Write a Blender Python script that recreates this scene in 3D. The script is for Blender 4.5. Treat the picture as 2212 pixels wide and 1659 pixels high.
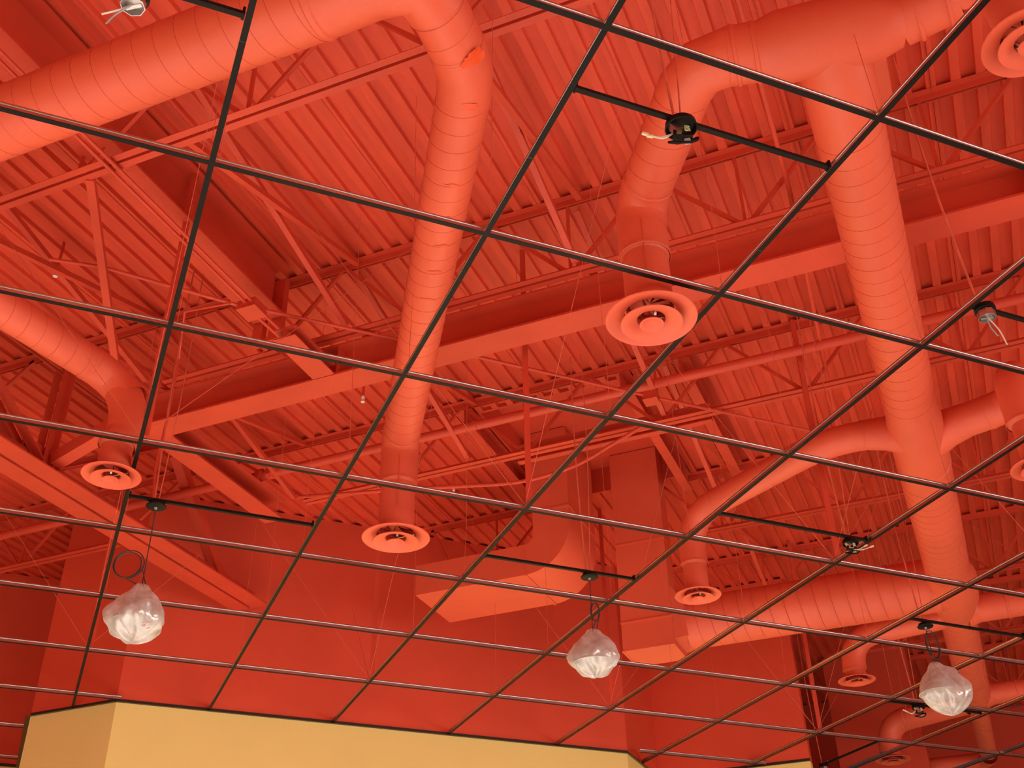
import bpy, bmesh, math, random
from mathutils import Vector, Matrix
random.seed(7)
PI = math.pi
for o in list(bpy.data.objects):
    bpy.data.objects.remove(o)
col = bpy.context.scene.collection
scn = bpy.context.scene

# ------------------------------------------------------------------ camera
W, H, F = 2212.0, 1659.0, 2397.73
CAM = Vector((1.52282493, -1.74679895, 1.6))
RT = Vector((0.92224, 0.38628, -0.01601))      # right
DN = Vector((-0.22579, 0.50455, -0.83334))     # down
FW = Vector((-0.31382, 0.77216, 0.55253))      # forward
ZG = 4.9218                                    # height of the suspended grid
S = 1.2192                                     # grid module (4 ft)
Q = S / math.sqrt(2)
cam = bpy.data.cameras.new('camera')
co = bpy.data.objects.new('camera', cam); col.objects.link(co)
m = Matrix((( RT.x, -DN.x, -FW.x, CAM.x), (RT.y, -DN.y, -FW.y, CAM.y), (RT.z, -DN.z, -FW.z, CAM.z), (0, 0, 0, 1)))
co.matrix_world = m
cam.sensor_width = 36.0; cam.lens = 36.0 * F / W; cam.clip_start = 0.05; cam.clip_end = 200
scn.camera = co

# ------------------------------------------------------------------ light and exposure
scn.view_settings.view_transform = 'Standard'
scn.view_settings.look = 'None'
scn.view_settings.gamma = 1.0
scn.view_settings.exposure = -0.53
scn.view_settings.use_curve_mapping = False
wd = bpy.data.worlds.new('daylight'); scn.world = wd; wd.use_nodes = True
bg = wd.node_tree.nodes['Background']; bg.inputs[0].default_value = (0.86, 0.93, 1.0, 1); bg.inputs[1].default_value = 0.25

def area(name, loc, direction, sx, sy, power, color):
    l = bpy.data.lights.new(name, 'AREA'); l.shape = 'RECTANGLE'; l.size = sx; l.size_y = sy
    l.energy = power; l.color = color
    o = bpy.data.objects.new(name, l); col.objects.link(o); o.location = loc
    o.rotation_euler = Vector(direction).to_track_quat('-Z', 'Y').to_euler()
    return o
area('window_daylight', (11.7, 0.0, 2.0), (-1, 0.0, -0.35), 15.0, 3.2, 1150, (1.0, 0.95, 0.86))
for wx, wy in ((-3.5, 1.0), (-1.6, 4.5), (-4.8, -3.0), (-0.8, -1.0), (-1.0, 8.0)):      # added unseen fill lights, aimed down so the floor bounces light upward
    area('floor_bounce_fill', (wx, wy, 3.0), (0, 0.001, -1), 1.4, 0.6, 285, (1.0, 0.93, 0.82))

# ------------------------------------------------------------------ helpers
def P(p):
    d = Vector(p) - CAM
    z = d.dot(FW)
    if z < 0.05: return (-9999, -9999)
    return (d.dot(RT) / z * F + W / 2, d.dot(DN) / z * F + H / 2)
def ray(u, v):
    return RT * ((u - W / 2) / F) + DN * ((v - H / 2) / F) + FW
def onz(u, v, z):
    d = ray(u, v); return CAM + d * ((z - CAM.z) / d.z)
def ony(u, v, y):
    d = ray(u, v); return CAM + d * ((y - CAM.y) / d.y)
def g(a, b, z=0.0):
    return Vector(((b - a) * Q, (b + a) * Q, ZG + z))
def seen(pts, mg=120):
    for p in pts:
        u, v = P(p)
        if -mg < u < W + mg and -mg < v < H + mg: return True
    return False

class MB:
    def __init__(s): s.v = []; s.f = []; s.m = []; s.mi = 0
    def add(s, vs, fs):
        n = len(s.v); s.v += [tuple(x) for x in vs]
        for f in fs: s.f.append(tuple(n + i for i in f)); s.m.append(s.mi)
    def box(s, a, b):
        x0, y0, z0 = a; x1, y1, z1 = b
        s.add([(x0,y0,z0),(x1,y0,z0),(x1,y1,z0),(x0,y1,z0),(x0,y0,z1),(x1,y0,z1),(x1,y1,z1),(x0,y1,z1)],
              [(0,3,2,1),(4,5,6,7),(0,1,5,4),(1,2,6,5),(2,3,7,6),(3,0,4,7)])
    def bar(s, p, q, w, h, up=(0,0,1)):
        p = Vector(p); q = Vector(q); d = (q - p).normalized(); u = Vector(up)
        r = d.cross(u)
        if r.length < 1e-4: r = d.cross(Vector((0,1,0)))
        r.normalize(); u = r.cross(d).normalized()
        vs = [c + r * (i * w / 2) + u * (j * h / 2) for c in (p, q) for i, j in ((-1,-1),(1,-1),(1,1),(-1,1))]
        s.add(vs, [(0,1,2,3),(7,6,5,4),(0,4,5,1),(1,5,6,2),(2,6,7,3),(3,7,4,0)])
    def prism(s, prof, o, ax, ay, L):          # closed profile (2d) in plane ax, ay; extruded by vector L
        o = Vector(o); ax = Vector(ax); ay = Vector(ay); L = Vector(L); n = len(prof)
        vs = [o + ax * x + ay * y for x, y in prof] + [o + L + ax * x + ay * y for x, y in prof]
        s.add(vs, [tuple(range(n))[::-1], tuple(range(n, 2*n))] + [(i, (i+1) % n, n + (i+1) % n, n + i) for i in range(n)])
    def tube(s, pts, r, seg=12, cap=True):
        pts = [Vector(p) for p in pts]; n = len(pts)
        rr = r if isinstance(r, (list, tuple)) else [r] * n
        T = []
        for i in range(n):
            a = pts[max(i-1, 0)]; b = pts[min(i+1, n-1)]
            d1 = (pts[i] - a); d2 = (b - pts[i])
            d = (d1.normalized() if d1.length > 1e-9 else Vector((0,0,0))) + (d2.normalized() if d2.length > 1e-9 else Vector((0,0,0)))
            T.append(d.normalized())
        u = T[0].orthogonal().normalized(); base = len(s.v)
        for i in range(n):
            u = (u - T[i] * u.dot(T[i])).normalized(); w = T[i].cross(u)
            k = 1.0
            if 0 < i < n-1:
                cs = max(0.5, (pts[i]-pts[i-1]).normalized().dot(T[i]))
            else: cs = 1.0
            for j in range(seg):
                a = 2*PI*j/seg
                off = u*math.cos(a) + w*math.sin(a)
                s.v.append(tuple(pts[i] + off * rr[i]))
        for i in range(n-1):
            for j in range(seg):
                a = base + i*seg + j; b = base + i*seg + (j+1) % seg
                s.f.append((a, b, b+seg, a+seg)); s.m.append(s.mi)
        if cap:
            s.f.append(tuple(base + j for j in range(seg))[::-1]); s.m.append(s.mi)
            s.f.append(tuple(base + (n-1)*seg + j for j in range(seg))); s.m.append(s.mi)
    def lathe(s, prof, c, seg=48, axis=None):   # prof [(r, z)] around vertical axis at c
        c = Vector(c); base = len(s.v); n = len(prof)
        for r, z in prof:
            for j in range(seg):
                a = 2*PI*j/seg; s.v.append((c.x + r*math.cos(a), c.y + r*math.sin(a), c.z + z))
        for i in range(n-1):
            for j in range(seg):
                a = base + i*seg + j; b = base + i*seg + (j+1) % seg
                s.f.append((a, b, b+seg, a+seg)); s.m.append(s.mi)
    def mesh(s, name, mats, smooth=False):
        me = bpy.data.meshes.new(name); me.from_pydata(s.v, [], s.f); me.update()
        if not isinstance(mats, (list, tuple)): mats = [mats]
        for x in mats: me.materials.append(x)
        if len(mats) > 1: me.polygons.foreach_set('material_index', s.m)
        bm = bmesh.new(); bm.from_mesh(me); bmesh.ops.recalc_face_normals(bm, faces=bm.faces)
        if smooth:
            for f in bm.faces: f.smooth = True
            for e in bm.edges:
                if len(e.link_faces) == 2 and e.calc_face_angle(0) > smooth: e.smooth = False
        bm.to_mesh(me); bm.free()
        return me
    def obj(s, name, mats, parent=None, smooth=False):
        me = s.mesh(name, mats, smooth)
        return link(name, me, parent)
def link(name, me, parent=None, loc=None):
    o = bpy.data.objects.new(name, me); col.objects.link(o)
    if parent is not None:
        o.parent = parent
        # meshes are written in world coordinates: cancel the empty's offset
        if loc is None: o.location = -parent_world(parent)
        else: o.location = loc
    elif loc is not None: o.location = loc
    return o
WPOS = {}
def parent_world(p):
    return WPOS.get(p.name, Vector((0,0,0)))
def thing(name, label, cat, loc=(0,0,0), group=None):
    o = bpy.data.objects.new(name, None); col.objects.link(o); o.location = loc; o.empty_display_size = 0.1
    WPOS[o.name] = Vector(loc)
    o['label'] = label; o['category'] = cat
    if group: o['group'] = group
    return o
def tag(o, label, cat, group=None):
    o['label'] = label; o['category'] = cat
    if group: o['group'] = group
    return o
def struct(o):
    o['kind'] = 'structure'; return o
def sub(mb, name, mats, parent, root, smooth=False):    # sub-part: parent is a mesh part already offset by root
    o = link(name, mb.mesh(name, mats, smooth)); o.parent = parent; o.location = (0,0,0)
    return o
ORD = ['first', 'second', 'third', 'fourth', 'fifth', 'sixth', 'seventh', 'eighth', 'ninth', 'tenth', 'eleventh', 'twelfth', 'thirteenth', 'fourteenth']

# ------------------------------------------------------------------ materials
def mat(name, color, rough=0.5, metal=0.0, var=0.0, vscale=3.0, bump=0.0, bscale=60.0, color2=None, spec=0.5, stretch=None):
    M = bpy.data.materials.new(name); M.use_nodes = True; nt = M.node_tree; b = nt.nodes['Principled BSDF']
    b.inputs['Roughness'].default_value = rough; b.inputs['Metallic'].default_value = metal
    b.inputs['Specular IOR Level'].default_value = spec
    b.inputs['Base Color'].default_value = (*color, 1)
    if var or bump:
        tc = nt.nodes.new('ShaderNodeTexCoord'); src = tc.outputs['Object']
        if stretch:
            mp = nt.nodes.new('ShaderNodeMapping'); mp.inputs['Scale'].default_value = stretch
            nt.links.new(src, mp.inputs[0]); src = mp.outputs[0]
    if var:
        n = nt.nodes.new('ShaderNodeTexNoise'); n.inputs['Scale'].default_value = vscale; n.inputs['Detail'].default_value = 6
        nt.links.new(src, n.inputs['Vector'])
        r = nt.nodes.new('ShaderNodeMapRange'); r.inputs[1].default_value = 0.3; r.inputs[2].default_value = 0.7
        nt.links.new(n.outputs[0], r.inputs[0])
        mx = nt.nodes.new('ShaderNodeMix'); mx.data_type = 'RGBA'
        c2 = color2 or tuple(c * (1 - var) for c in color)
        mx.inputs[6].default_value = (*color, 1); mx.inputs[7].default_value = (*c2, 1)
        nt.links.new(r.outputs[0], mx.inputs[0]); nt.links.new(mx.outputs[2], b.inputs['Base Color'])
        r2 = nt.nodes.new('ShaderNodeMapRange'); r2.inputs[3].default_value = rough - 0.06; r2.inputs[4].default_value = rough + 0.06
        nt.links.new(n.outputs[0], r2.inputs[0]); nt.links.new(r2.outputs[0], b.inputs['Roughness'])
    if bump:
        n2 = nt.nodes.new('ShaderNodeTexNoise'); n2.inputs['Scale'].default_value = bscale; n2.inputs['Detail'].default_value = 3
        nt.links.new(src, n2.inputs['Vector'])
        bp = nt.nodes.new('ShaderNodeBump'); bp.inputs['Strength'].default_value = bump; bp.inputs['Distance'].default_value = 0.002
        nt.links.new(n2.outputs[0], bp.inputs['Height']); nt.links.new(bp.outputs[0], b.inputs['Normal'])
    return M
RED = (0.70, 0.068, 0.029)
m_steel = mat('red_painted_steel', RED, 0.55, var=0.16, vscale=2.5, bump=0.25, bscale=90)
m_deck = mat('red_painted_deck', (0.78, 0.076, 0.031), 0.6, var=0.22, vscale=1.6, bump=0.3, bscale=50, stretch=(6, 1, 1))
m_duct = mat('red_painted_duct', (0.80, 0.122, 0.058), 0.48, var=0.10, vscale=2.0, bump=0.35, bscale=70)
m_duct_fix = mat('fresh_orange_touch_up', (0.80, 0.075, 0.012), 0.35)
m_redwall = mat('red_painted_wallboard', (0.75, 0.077, 0.031), 0.7, var=0.12, vscale=1.2, bump=0.15, bscale=120)
m_yellow = mat('yellow_painted_wallboard', (0.90, 0.68, 0.235), 0.75, var=0.05, vscale=1.0, bump=0.12, bscale=150)
m_black = mat('black_enamel', (0.010, 0.008, 0.007), 0.5, var=0.2, vscale=8, spec=0.14)
m_bronze = mat('dark_bronze_trim', (0.045, 0.030, 0.018), 0.4, var=0.2, vscale=8)
m_galv = mat('galvanised_steel', (0.60, 0.58, 0.57), 0.30, metal=1.0, var=0.15, vscale=25)
m_wire = mat('red_sprayed_wire', (0.80, 0.16, 0.09), 0.5, var=0.3, vscale=9)
m_floor = mat('pale_tile_floor', (0.80, 0.77, 0.72), 0.7, var=0.15, vscale=0.7, bump=0.2, bscale=30)
m_plain = mat('off_white_wall', (0.72, 0.68, 0.60), 0.8, var=0.05)
m_white = mat('white_plastic', (0.80, 0.77, 0.68), 0.45, var=0.05, vscale=20)
m_cream = mat('cream_wire_insulation', (0.82, 0.75, 0.50), 0.5, var=0.1, vscale=20)
m_green = mat('green_wire_insulation', (0.20, 0.42, 0.22), 0.5, var=0.1, vscale=20)
m_copper = mat('orange_wire_insulation', (0.75, 0.38, 0.06), 0.5, var=0.1, vscale=20)
m_cord = mat('grey_black_cord', (0.05, 0.045, 0.045), 0.4, var=0.2, vscale=30)
m_seam = mat('red_duct_seam', (0.66, 0.085, 0.038), 0.6, var=0.1)
m_print = mat('red_printing_ink', (0.85, 0.05, 0.02), 0.6, var=0.05)
m_label = mat('grey_rating_label', (0.38, 0.38, 0.40), 0.5, var=0.05)
def glassy(name, color, rough, trans, alpha=1.0, bump=0.0, bscale=12, emit=0):
    M = mat(name, color, rough, var=0.04, vscale=5, bump=bump, bscale=bscale)
    b = M.node_tree.nodes['Principled BSDF']; b.inputs['Transmission Weight'].default_value = trans; b.inputs['IOR'].default_value = 1.2
    return M
m_shade = mat('frosted_glass_shade', (0.80, 0.80, 0.76), 0.3, var=0.05, vscale=5)
m_shade.node_tree.nodes['Principled BSDF'].inputs['Transmission Weight'].default_value = 0.25
# thin polythene film: partly see-through, glossy
m_bag = bpy.data.materials.new('clear_plastic_film'); m_bag.use_nodes = True
nt = m_bag.node_tree; nt.nodes.clear()
out = nt.nodes.new('ShaderNodeOutputMaterial'); mix = nt.nodes.new('ShaderNodeMixShader'); mix2 = nt.nodes.new('ShaderNodeMixShader')
tr = nt.nodes.new('ShaderNodeBsdfTransparent'); df = nt.nodes.new('ShaderNodeBsdfTranslucent'); dd = nt.nodes.new('ShaderNodeBsdfDiffuse'); gl = nt.nodes.new('ShaderNodeBsdfGlossy')
ms = nt.nodes.new('ShaderNodeMixShader')
dd.inputs[0].default_value = (0.95, 0.95, 0.95, 1); df.inputs[0].default_value = (0.95, 0.95, 0.95, 1)
gl.inputs['Roughness'].default_value = 0.12
tc = nt.nodes.new('ShaderNodeTexCoord'); nz = nt.nodes.new('ShaderNodeTexNoise'); nz.inputs['Scale'].default_value = 14; nz.inputs['Detail'].default_value = 5
mr = nt.nodes.new('ShaderNodeMapRange'); mr.inputs[1].default_value = 0.35; mr.inputs[2].default_value = 0.65; mr.inputs[3].default_value = 0.42; mr.inputs[4].default_value = 0.88
bp = nt.nodes.new('ShaderNodeBump'); bp.inputs['Strength'].default_value = 0.8; bp.inputs['Distance'].default_value = 0.012
nt.links.new(tc.outputs['Object'], nz.inputs['Vector']); nt.links.new(nz.outputs[0], mr.inputs[0]); nt.links.new(nz.outputs[0], bp.inputs['Height'])
for x in (gl, dd): nt.links.new(bp.outputs[0], x.inputs['Normal'])
ms.inputs[0].default_value = 0.5; nt.links.new(dd.outputs[0], ms.inputs[1]); nt.links.new(df.outputs[0], ms.inputs[2])
nt.links.new(mr.outputs[0], mix.inputs[0]); nt.links.new(tr.outputs[0], mix.inputs[1]); nt.links.new(ms.outputs[0], mix.inputs[2])
mix2.inputs[0].default_value = 0.20; nt.links.new(mix.outputs[0], mix2.inputs[1]); nt.links.new(gl.outputs[0], mix2.inputs[2])
nt.links.new(mix2.outputs[0], out.inputs[0])

# ------------------------------------------------------------------ the room shell
ZD = 7.12                                     # underside of the roof deck
mb = MB(); mb.box((-15, -11, -0.1), (12, 20, 0)); struct(mb.obj('floor', m_floor))
def wall(name, pts, th, zsplit=ZG - 0.01, ztop=ZD, lower=True):
    """vertical wall through pts, thickness behind it (to the left of the walking direction)"""
    (x0, y0), (x1, y1) = pts
    d = Vector((x1 - x0, y1 - y0, 0)).normalized(); n = Vector((-d.y, d.x, 0))
    a = Vector((x0, y0, 0)); L = Vector((x1 - x0, y1 - y0, 0))
    mb = MB(); mb.prism([(0, zsplit), (th, zsplit), (th, ztop), (0, ztop)], a, n, (0,0,1), L)
    up = struct(mb.obj(name, m_redwall))
    if lower:
        mb = MB(); mb.prism([(0, 0), (th, 0), (th, zsplit), (0, zsplit)], a, n, (0,0,1), L)
        lo = mb.obj('painted_lower_panel', m_yellow); lo.parent = up
    return up
TH = 0.15
q1 = (-8.24, 7.71); w0 = (-6.83, 6.33); w1 = (-5.81, 6.33); w2 = (-2.03, 10.13); w3 = (-2.03, 11.33); w4 = (-0.26, 11.33)
wall('wall_far_left', [(-15, 0.95), q1], TH)
wall('wall_left_return', [q1, (w0[0], w0[1])], TH)
wall('wall_left_nib', [w0, w1], TH)
wall('wall_main', [w1, w2], TH)
wall('wall_side_return', [w2, w3], TH)
wall('wall_centre', [w3, w4], TH)
wall('wall_back', [(-0.4, 18.2), (12, 18.2)], TH)
wall('wall_recess', [(-3.0, 16.6), (-0.4, 16.6)], TH)
mb = MB(); mb.box((-0.30, 14.5, ZG - 0.01), (0.86, 14.9, ZD)); up = struct(mb.obj('wall_pier', m_redwall))
mb = MB(); mb.box((-0.30, 14.5, 0), (0.86, 14.9, ZG - 0.01)); lo = mb.obj('painted_lower_panel', m_yellow); lo.parent = up
# unseen sides of the room, with the shop windows the daylight enters by
def plain_wall(name, pcs):
    up = MB(); lo = MB()
    for a, b in pcs:
        if b[2] > ZG: up.box((a[0], a[1], max(a[2], ZG)), b)
        if a[2] < ZG: lo.box(a, (b[0], b[1], min(b[2], ZG)))
    o = struct(up.obj(name, m_redwall)); l = lo.obj('painted_lower_panel', m_yellow); l.parent = o
plain_wall('wall_right', [((12, -11, 0), (12.15, 20, 0.3)), ((12, -11, 3.8), (12.15, 20, ZD)), ((12, 7.7, 0.3), (12.15, 20, 3.8)), ((12, -11, 0.3), (12.15, -7.7, 3.8))])
plain_wall('wall_rear', [((-15, -11.15, 0), (12.15, -11, ZD))])
mb = MB(); mb.box((-15.15, -11.15, 0), (-15, 7, ZD)); struct(mb.obj('wall_left', m_redwall))
# wall angle trims at grid height
def trim(name, pts, side=-1, w=0.03):
    a = Vector((*pts[0], ZG)); b = Vector((*pts[1], ZG)); d = (b - a).normalized(); n = Vector((-d.y, d.x, 0)) * side
    mb = MB(); mb.prism([(0.001, -0.012), (w, -0.012), (w, -0.009), (0.004, -0.009), (0.004, 0.022), (0.001, 0.022)], a, n, (0,0,1), b - a)
    struct(mb.obj(name, m_bronze))
trim('trim_1', [w0, w1]); trim('trim_2', [w1, w2]); trim('trim_3', [w2, w3]); trim('trim_4', [w3, w4])
trim('trim_5', [(-15, 0.95), q1]); trim('trim_6', [q1, w0], -1, 0.045)

# roof deck: fluted sheets six ribs wide, running along Y
PIT = 0.1524; SH = PIT * 6; X0 = 0.375
HX0, HX1, HY0, HY1 = -2.10, -0.539, 6.28, 8.28       # opening under the roof unit
roof = MB(); zt = ZD + 0.07
for (x0, x1, y0, y1) in ((-15, HX0, -11, 20), (HX1, 12, -11, 20), (HX0, HX1, -11, HY0), (HX0, HX1, HY1, 20)):
    roof.box((x0, y0, zt), (x1, y1, zt + 0.12))
ceil = struct(roof.obj('ceiling', m_deck))
def sheet_prof():
    p = []; lf, sl, up, hgt = 0.058, 0.007, 0.0804, 0.033
    for k in range(6):
        x = k * PIT
        if k == 0: p += [(0.0, -0.008), (0.004, -0.008), (0.004, 0.0), (x + lf / 2, 0), (x + lf / 2 + sl, hgt)]
        else: p += [(x - lf / 2 - sl, hgt), (x - lf / 2, 0), (x + lf / 2, 0), (x + lf / 2 + sl, hgt)]
    x = SH; p += [(x - lf / 2 - sl, hgt), (x - lf / 2, 0), (x - 0.002, 0.0), (x - 0.002, 0.066), (0.0, 0.066)]
    return p
prof = sheet_prof()
def deck_mesh(y0, y1):
    mb = MB(); n = len(prof)
    vs = [(x, y0, z) for x, z in prof] + [(x, y1, z) for x, z in prof]
    mb.add(vs, [(i, (i + 1) % n, n + (i + 1) % n, n + i) for i in range(n)])
    # end caps as small quads
    me = mb.mesh('deck_sheet', m_deck)
    return me
full = deck_mesh(-6.0, 18.2); nearp = deck_mesh(-6.0, HY0); farp = deck_mesh(HY1, 18.2)
for k in range(-16, 9):
    x = X0 + k * SH
    cut = x + SH > HX0 + 0.05 and x < HX1 - 0.05
    for me in ((nearp, farp) if cut else (full,)):
        o = link('deck_sheet', me); o.parent = ceil; o.location = (x, 0, ZD)
# pieces of sheet beside the opening
mb = MB(); mb.box((-2.366, HY0, ZD + 0.033), (-2.1, HY1, ZD + 0.066))
for xr in (-2.339, -2.2156): mb.box((xr - 0.029, HY0, ZD + 0.0002), (xr + 0.029, HY1, ZD + 0.034))
o = mb.obj('deck_sheet', m_deck); o.parent = ceil
# curb around the opening
mb = MB(); c0, c1 = ZD + 0.0, ZD + 0.28
e = 0.03
mb.box((HX0 + 0.002, HY0 + 0.002, c0), (HX0 + e, HY1 - 0.002, c1)); mb.box((HX1 - e, HY0 + 0.002, c0), (HX1 - 0.002, HY1 - 0.002, c1))
mb.box((HX0 + e, HY0 + 0.002, c0), (HX1 - e, HY0 + e, c1)); mb.box((HX0 + e, HY1 - e, c0), (HX1 - e, HY1 - 0.002, c1)); mb.box((HX0 - 0.05, HY0 - 0.05, c1 - 0.001), (HX1 + 0.05, HY1 + 0.05, c1 + 0.06))
o = mb.obj('roof_unit_curb', m_steel); o.parent = ceil

# ------------------------------------------------------------------ steel: joists
ZB = 6.45                                     # underside of bottom chords
LEG = 0.048; GAP = 0.020; TK = 0.005
def chord(mb, p, q, up, w=LEG, gap=GAP, tk=TK, h=None):
    """double angle; up=+1: vertical legs go up from p/q (bottom chord), -1: go down (top chord)"""
    p = Vector(p); q = Vector(q); d = (q - p).normalized(); r = d.cross(Vector((0,0,1))).normalized(); h = h or w
    for s in (-1, 1):
        prof = [(s*gap/2, 0), (s*(gap/2+w), 0), (s*(gap/2+w), up*tk), (s*(gap/2+tk), up*tk), (s*(gap/2+tk), up*h), (s*gap/2, up*h)]
        mb.prism(prof, p, r, (0,0,1), q - p)
def joist(y, xa, xb, xb0, xb1, label, xn=0.89, pan=1.22, grp='roof joists under the deck'):
    """xa..xb top chord extent, xb0..xb1 bottom chord extent"""
    t = thing('roof_joist', label, 'joist', ((xa+xb)/2, y, ZB))
    mb = MB(); chord(mb, (xa, y, ZD), (xb, y, ZD), -1, h=0.055); mb.obj('top_chord', m_steel, t)
    mb = MB(); chord(mb, (xb0, y, ZB), (xb1, y, ZB), 1, w=0.044); mb.obj('bottom_chord', m_steel, t)
    k0 = math.ceil((xb0 + 0.05 - xn) / pan); k1 = math.floor((xb1 - 0.05 - xn) / pan)
    zb, ztp = ZB + 0.025, ZD - 0.03
    def web(xp, zp, xq, zq, off, w=0.026):
        mb = MB(); mb.bar((xp, y + off, zp), (xq, y + off, zq), w, w, up=(0,1,0)); mb.obj('web_bar', m_steel, t)
    for k in range(k0, k1 + 1):
        x = xn + k * pan
        if not seen([(x, y, ZB), (x, y, ZD), (x - pan/2, y, ZD), (x + pan/2, y, ZD)], 60): continue
        web(x - 0.03, zb, x - pan/2 + 0.02, ztp, -0.006); web(x + 0.03, zb, x + pan/2 - 0.02, ztp, 0.006); web(x, zb, x, ztp, 0.0, 0.02)
    # sloping end webs up to the bearing
    if xa < xb0 - 0.2: web(xb0 + 0.05, zb, xa + 0.15, ztp, 0, 0.03)
    if xb > xb1 + 0.2: web(xb1 - 0.05, zb, xb - 0.15, ztp, 0, 0.03)
    return t
XJ = -4.915                                    # joist girder line
JY = [(-0.35, 'foremost'), (1.83, 'first in view'), (3.93, 'second in view, over the deep red girder'), (6.10, 'third in view'), (10.50, 'fifth in view, beyond the big elbow duct'), (12.50, 'sixth in view, over the far pier'), (14.75, 'seventh in view, farthest')]
LJ = {1.83: 'red open-web roof joist nearest the camera, above the big left duct', 3.93: 'red open-web roof joist directly above the deep web girder',
      6.10: 'red open-web roof joist just beyond the deep girder, in front of the rectangular ducts',
      10.50: 'red open-web roof joist just beyond the large horizontal duct at right', 12.50: 'red open-web roof joist passing over the far small diffusers'}
joist(1.83, -4.75, 12, -3.9, 11.5, LJ[1.83])
joist(3.93, -4.75, 12, -3.72, 11.5, LJ[3.93])
joist(6.10, -4.75, 12, -3.79, 11.5, LJ[6.10])
joist(8.30, -3.70, -2.12, -3.3, -2.2, 'short red open-web joist piece left of the two vertical square ducts')
joist(8.30, -0.62, 12, -0.52, 11.5, 'red open-web roof joist running right from the taller square duct')
joist(10.50, -1.5, 12, -1.3, 11.5, LJ[10.50])
joist(12.50, -0.1, 12, 0.0, 11.5, LJ[12.50])
joist(14.95, 0.9, 12, 1.0, 11.5, 'red open-web roof joist farthest back, behind the main duct')
for y, lab in ((1.83, 'nearest'), (3.93, 'middle'), (6.10, 'far')):
    xm = -14.0 if y < 6 else -9.4
    joist(y, xm, -5.05, xm + 0.1, -5.95, 'dim red roof joist left of the sloping truss, %s of three' % lab, xn=-7.2)

# joist girder along Y at the left (heavy double-angle truss)
t = thing('truss_girder', 'heavy red truss with wide double-angle bottom chord crossing the lower left', 'truss', (XJ, 3, 5.93))
mb = MB(); chord(mb, (XJ, -6, 5.93), (XJ, 6.99, 5.93), 1, w=0.185, gap=0.035, tk=0.014, h=0.16); mb.obj('bottom_chord', m_steel, t)
mb = MB(); chord(mb, (XJ, -6, 7.03), (XJ, 6.9, 7.03), -1, w=0.11, gap=0.03, tk=0.01, h=0.10); mb.obj('top_chord', m_steel, t)
nodes_b = [-1.9, 1.05, 4.0, 6.6]; tops = [-0.4, 2.5, 5.3]
for y in (-1.9, 1.05, 4.0):
    for s, w in ((-1, 0.075), (1, 0.075)):
        for e in (-0.045, 0.045):
            mb = MB(); mb.bar((XJ + e, y + s*0.06, 6.03), (XJ + e, y + s*1.4, 6.98), 0.010, w, up=(0,1,0)); mb.obj('web_angle', m_steel, t)
            mb = MB(); mb.bar((XJ + e*2.0, y + s*0.09, 6.02), (XJ + e*2.0, y + s*1.43, 6.97), 0.075, 0.010, up=(0,1,0)); mb.obj('web_angle', m_steel, t)
    mb = MB()
    for e in (-0.05, 0.05): mb.bar((XJ + e, y, 5.98), (XJ + e, y, 7.0), 0.012, 0.07, up=(0,1,0)); mb.bar((XJ + e*1.7, y + 0.035, 5.98), (XJ + e*1.7, y + 0.035, 7.0), 0.06, 0.010, up=(0,1,0))
    mb.obj('web_post', m_steel, t)
    mb = MB(); mb.box((XJ - 0.012, y - 0.22, 5.96), (XJ + 0.012, y + 0.22, 6.20)); mb.obj('gusset_plate', m_steel, t)
# end diagonals where the truss meets the main wall
for p, q in (((XJ, 5.55, 6.95), (XJ, 6.45, 6.02)),):
    mb = MB(); mb.bar(p, q, 0.10, 0.10, up=(1,0,0)); mb.obj('web_angle', m_steel, t)
# joist seats resting on the truss

# kicker braces
def brace(label, p, q, w=0.05, name='bridging_brace', grp=None, parent=None):
    mb = MB(); p = Vector(p); q = Vector(q); d = (q - p).normalized(); r = d.cross(Vector((0,0,1))).normalized(); u = r.cross(d).normalized()
    mb.prism([(-w/2, 0), (w/2, 0), (w/2, w), (w/2 - 0.006, w), (w/2 - 0.006, 0.006), (-w/2, 0.006)], p, r, u, q - p)
    return tag(mb.obj(name, m_steel), label, 'brace', grp)
brace('stout red angle brace rising right from the left truss to the girder end', (-4.80, 4.05, 6.03), (-4.10, 4.0, 6.22), 0.11, 'kicker_brace')
brace('long red angle running from nearest joist to deep girder beside the first black runner', (-2.72, 1.88, 6.44), (-4.10, 3.97, 6.19), 0.05, 'flange_brace')
BAY = [(1.83, 3.93, 'nearest bay'), (3.93, 6.10, 'bay past the deep girder'), (6.10, 8.30, 'third bay'), (8.30, 10.5, 'fourth bay')]
xs = [(-3.85, 'beside the girder end'), (-2.05, 'left of the long curved duct'), (-0.25, 'right of the long curved duct'), (1.56, 'behind the main duct'), (3.35, 'at the right edge')]
for i, (ya, yb, bn) in enumerate(BAY):
    for x, xn in xs:
        if i == 2 and -2.2 < x < -0.5: continue
        if i == 2 and x < -3.5: continue
        if i == 3 and x < -1: continue
        if not seen([(x, ya, ZD), (x, yb, ZB)], 0): continue
        if i in (2,):
            brace('red bridging angle in the %s, %s' % (bn, xn), (x, ya + 0.05, ZD - 0.07), (x, yb - 0.05, ZB + 0.03), 0.04)
        else:
            brace('red bridging angle rising away, %s, %s' % (bn, xn), (x + 0.03, ya + 0.05, ZB + 0.04), (x + 0.03, yb - 0.05, ZD - 0.07), 0.042)
            brace('red bridging angle falling away, %s, %s' % (bn, xn), (x - 0.03, ya + 0.05, ZD - 0.07), (x - 0.03, yb - 0.05, ZB + 0.04), 0.042)

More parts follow.
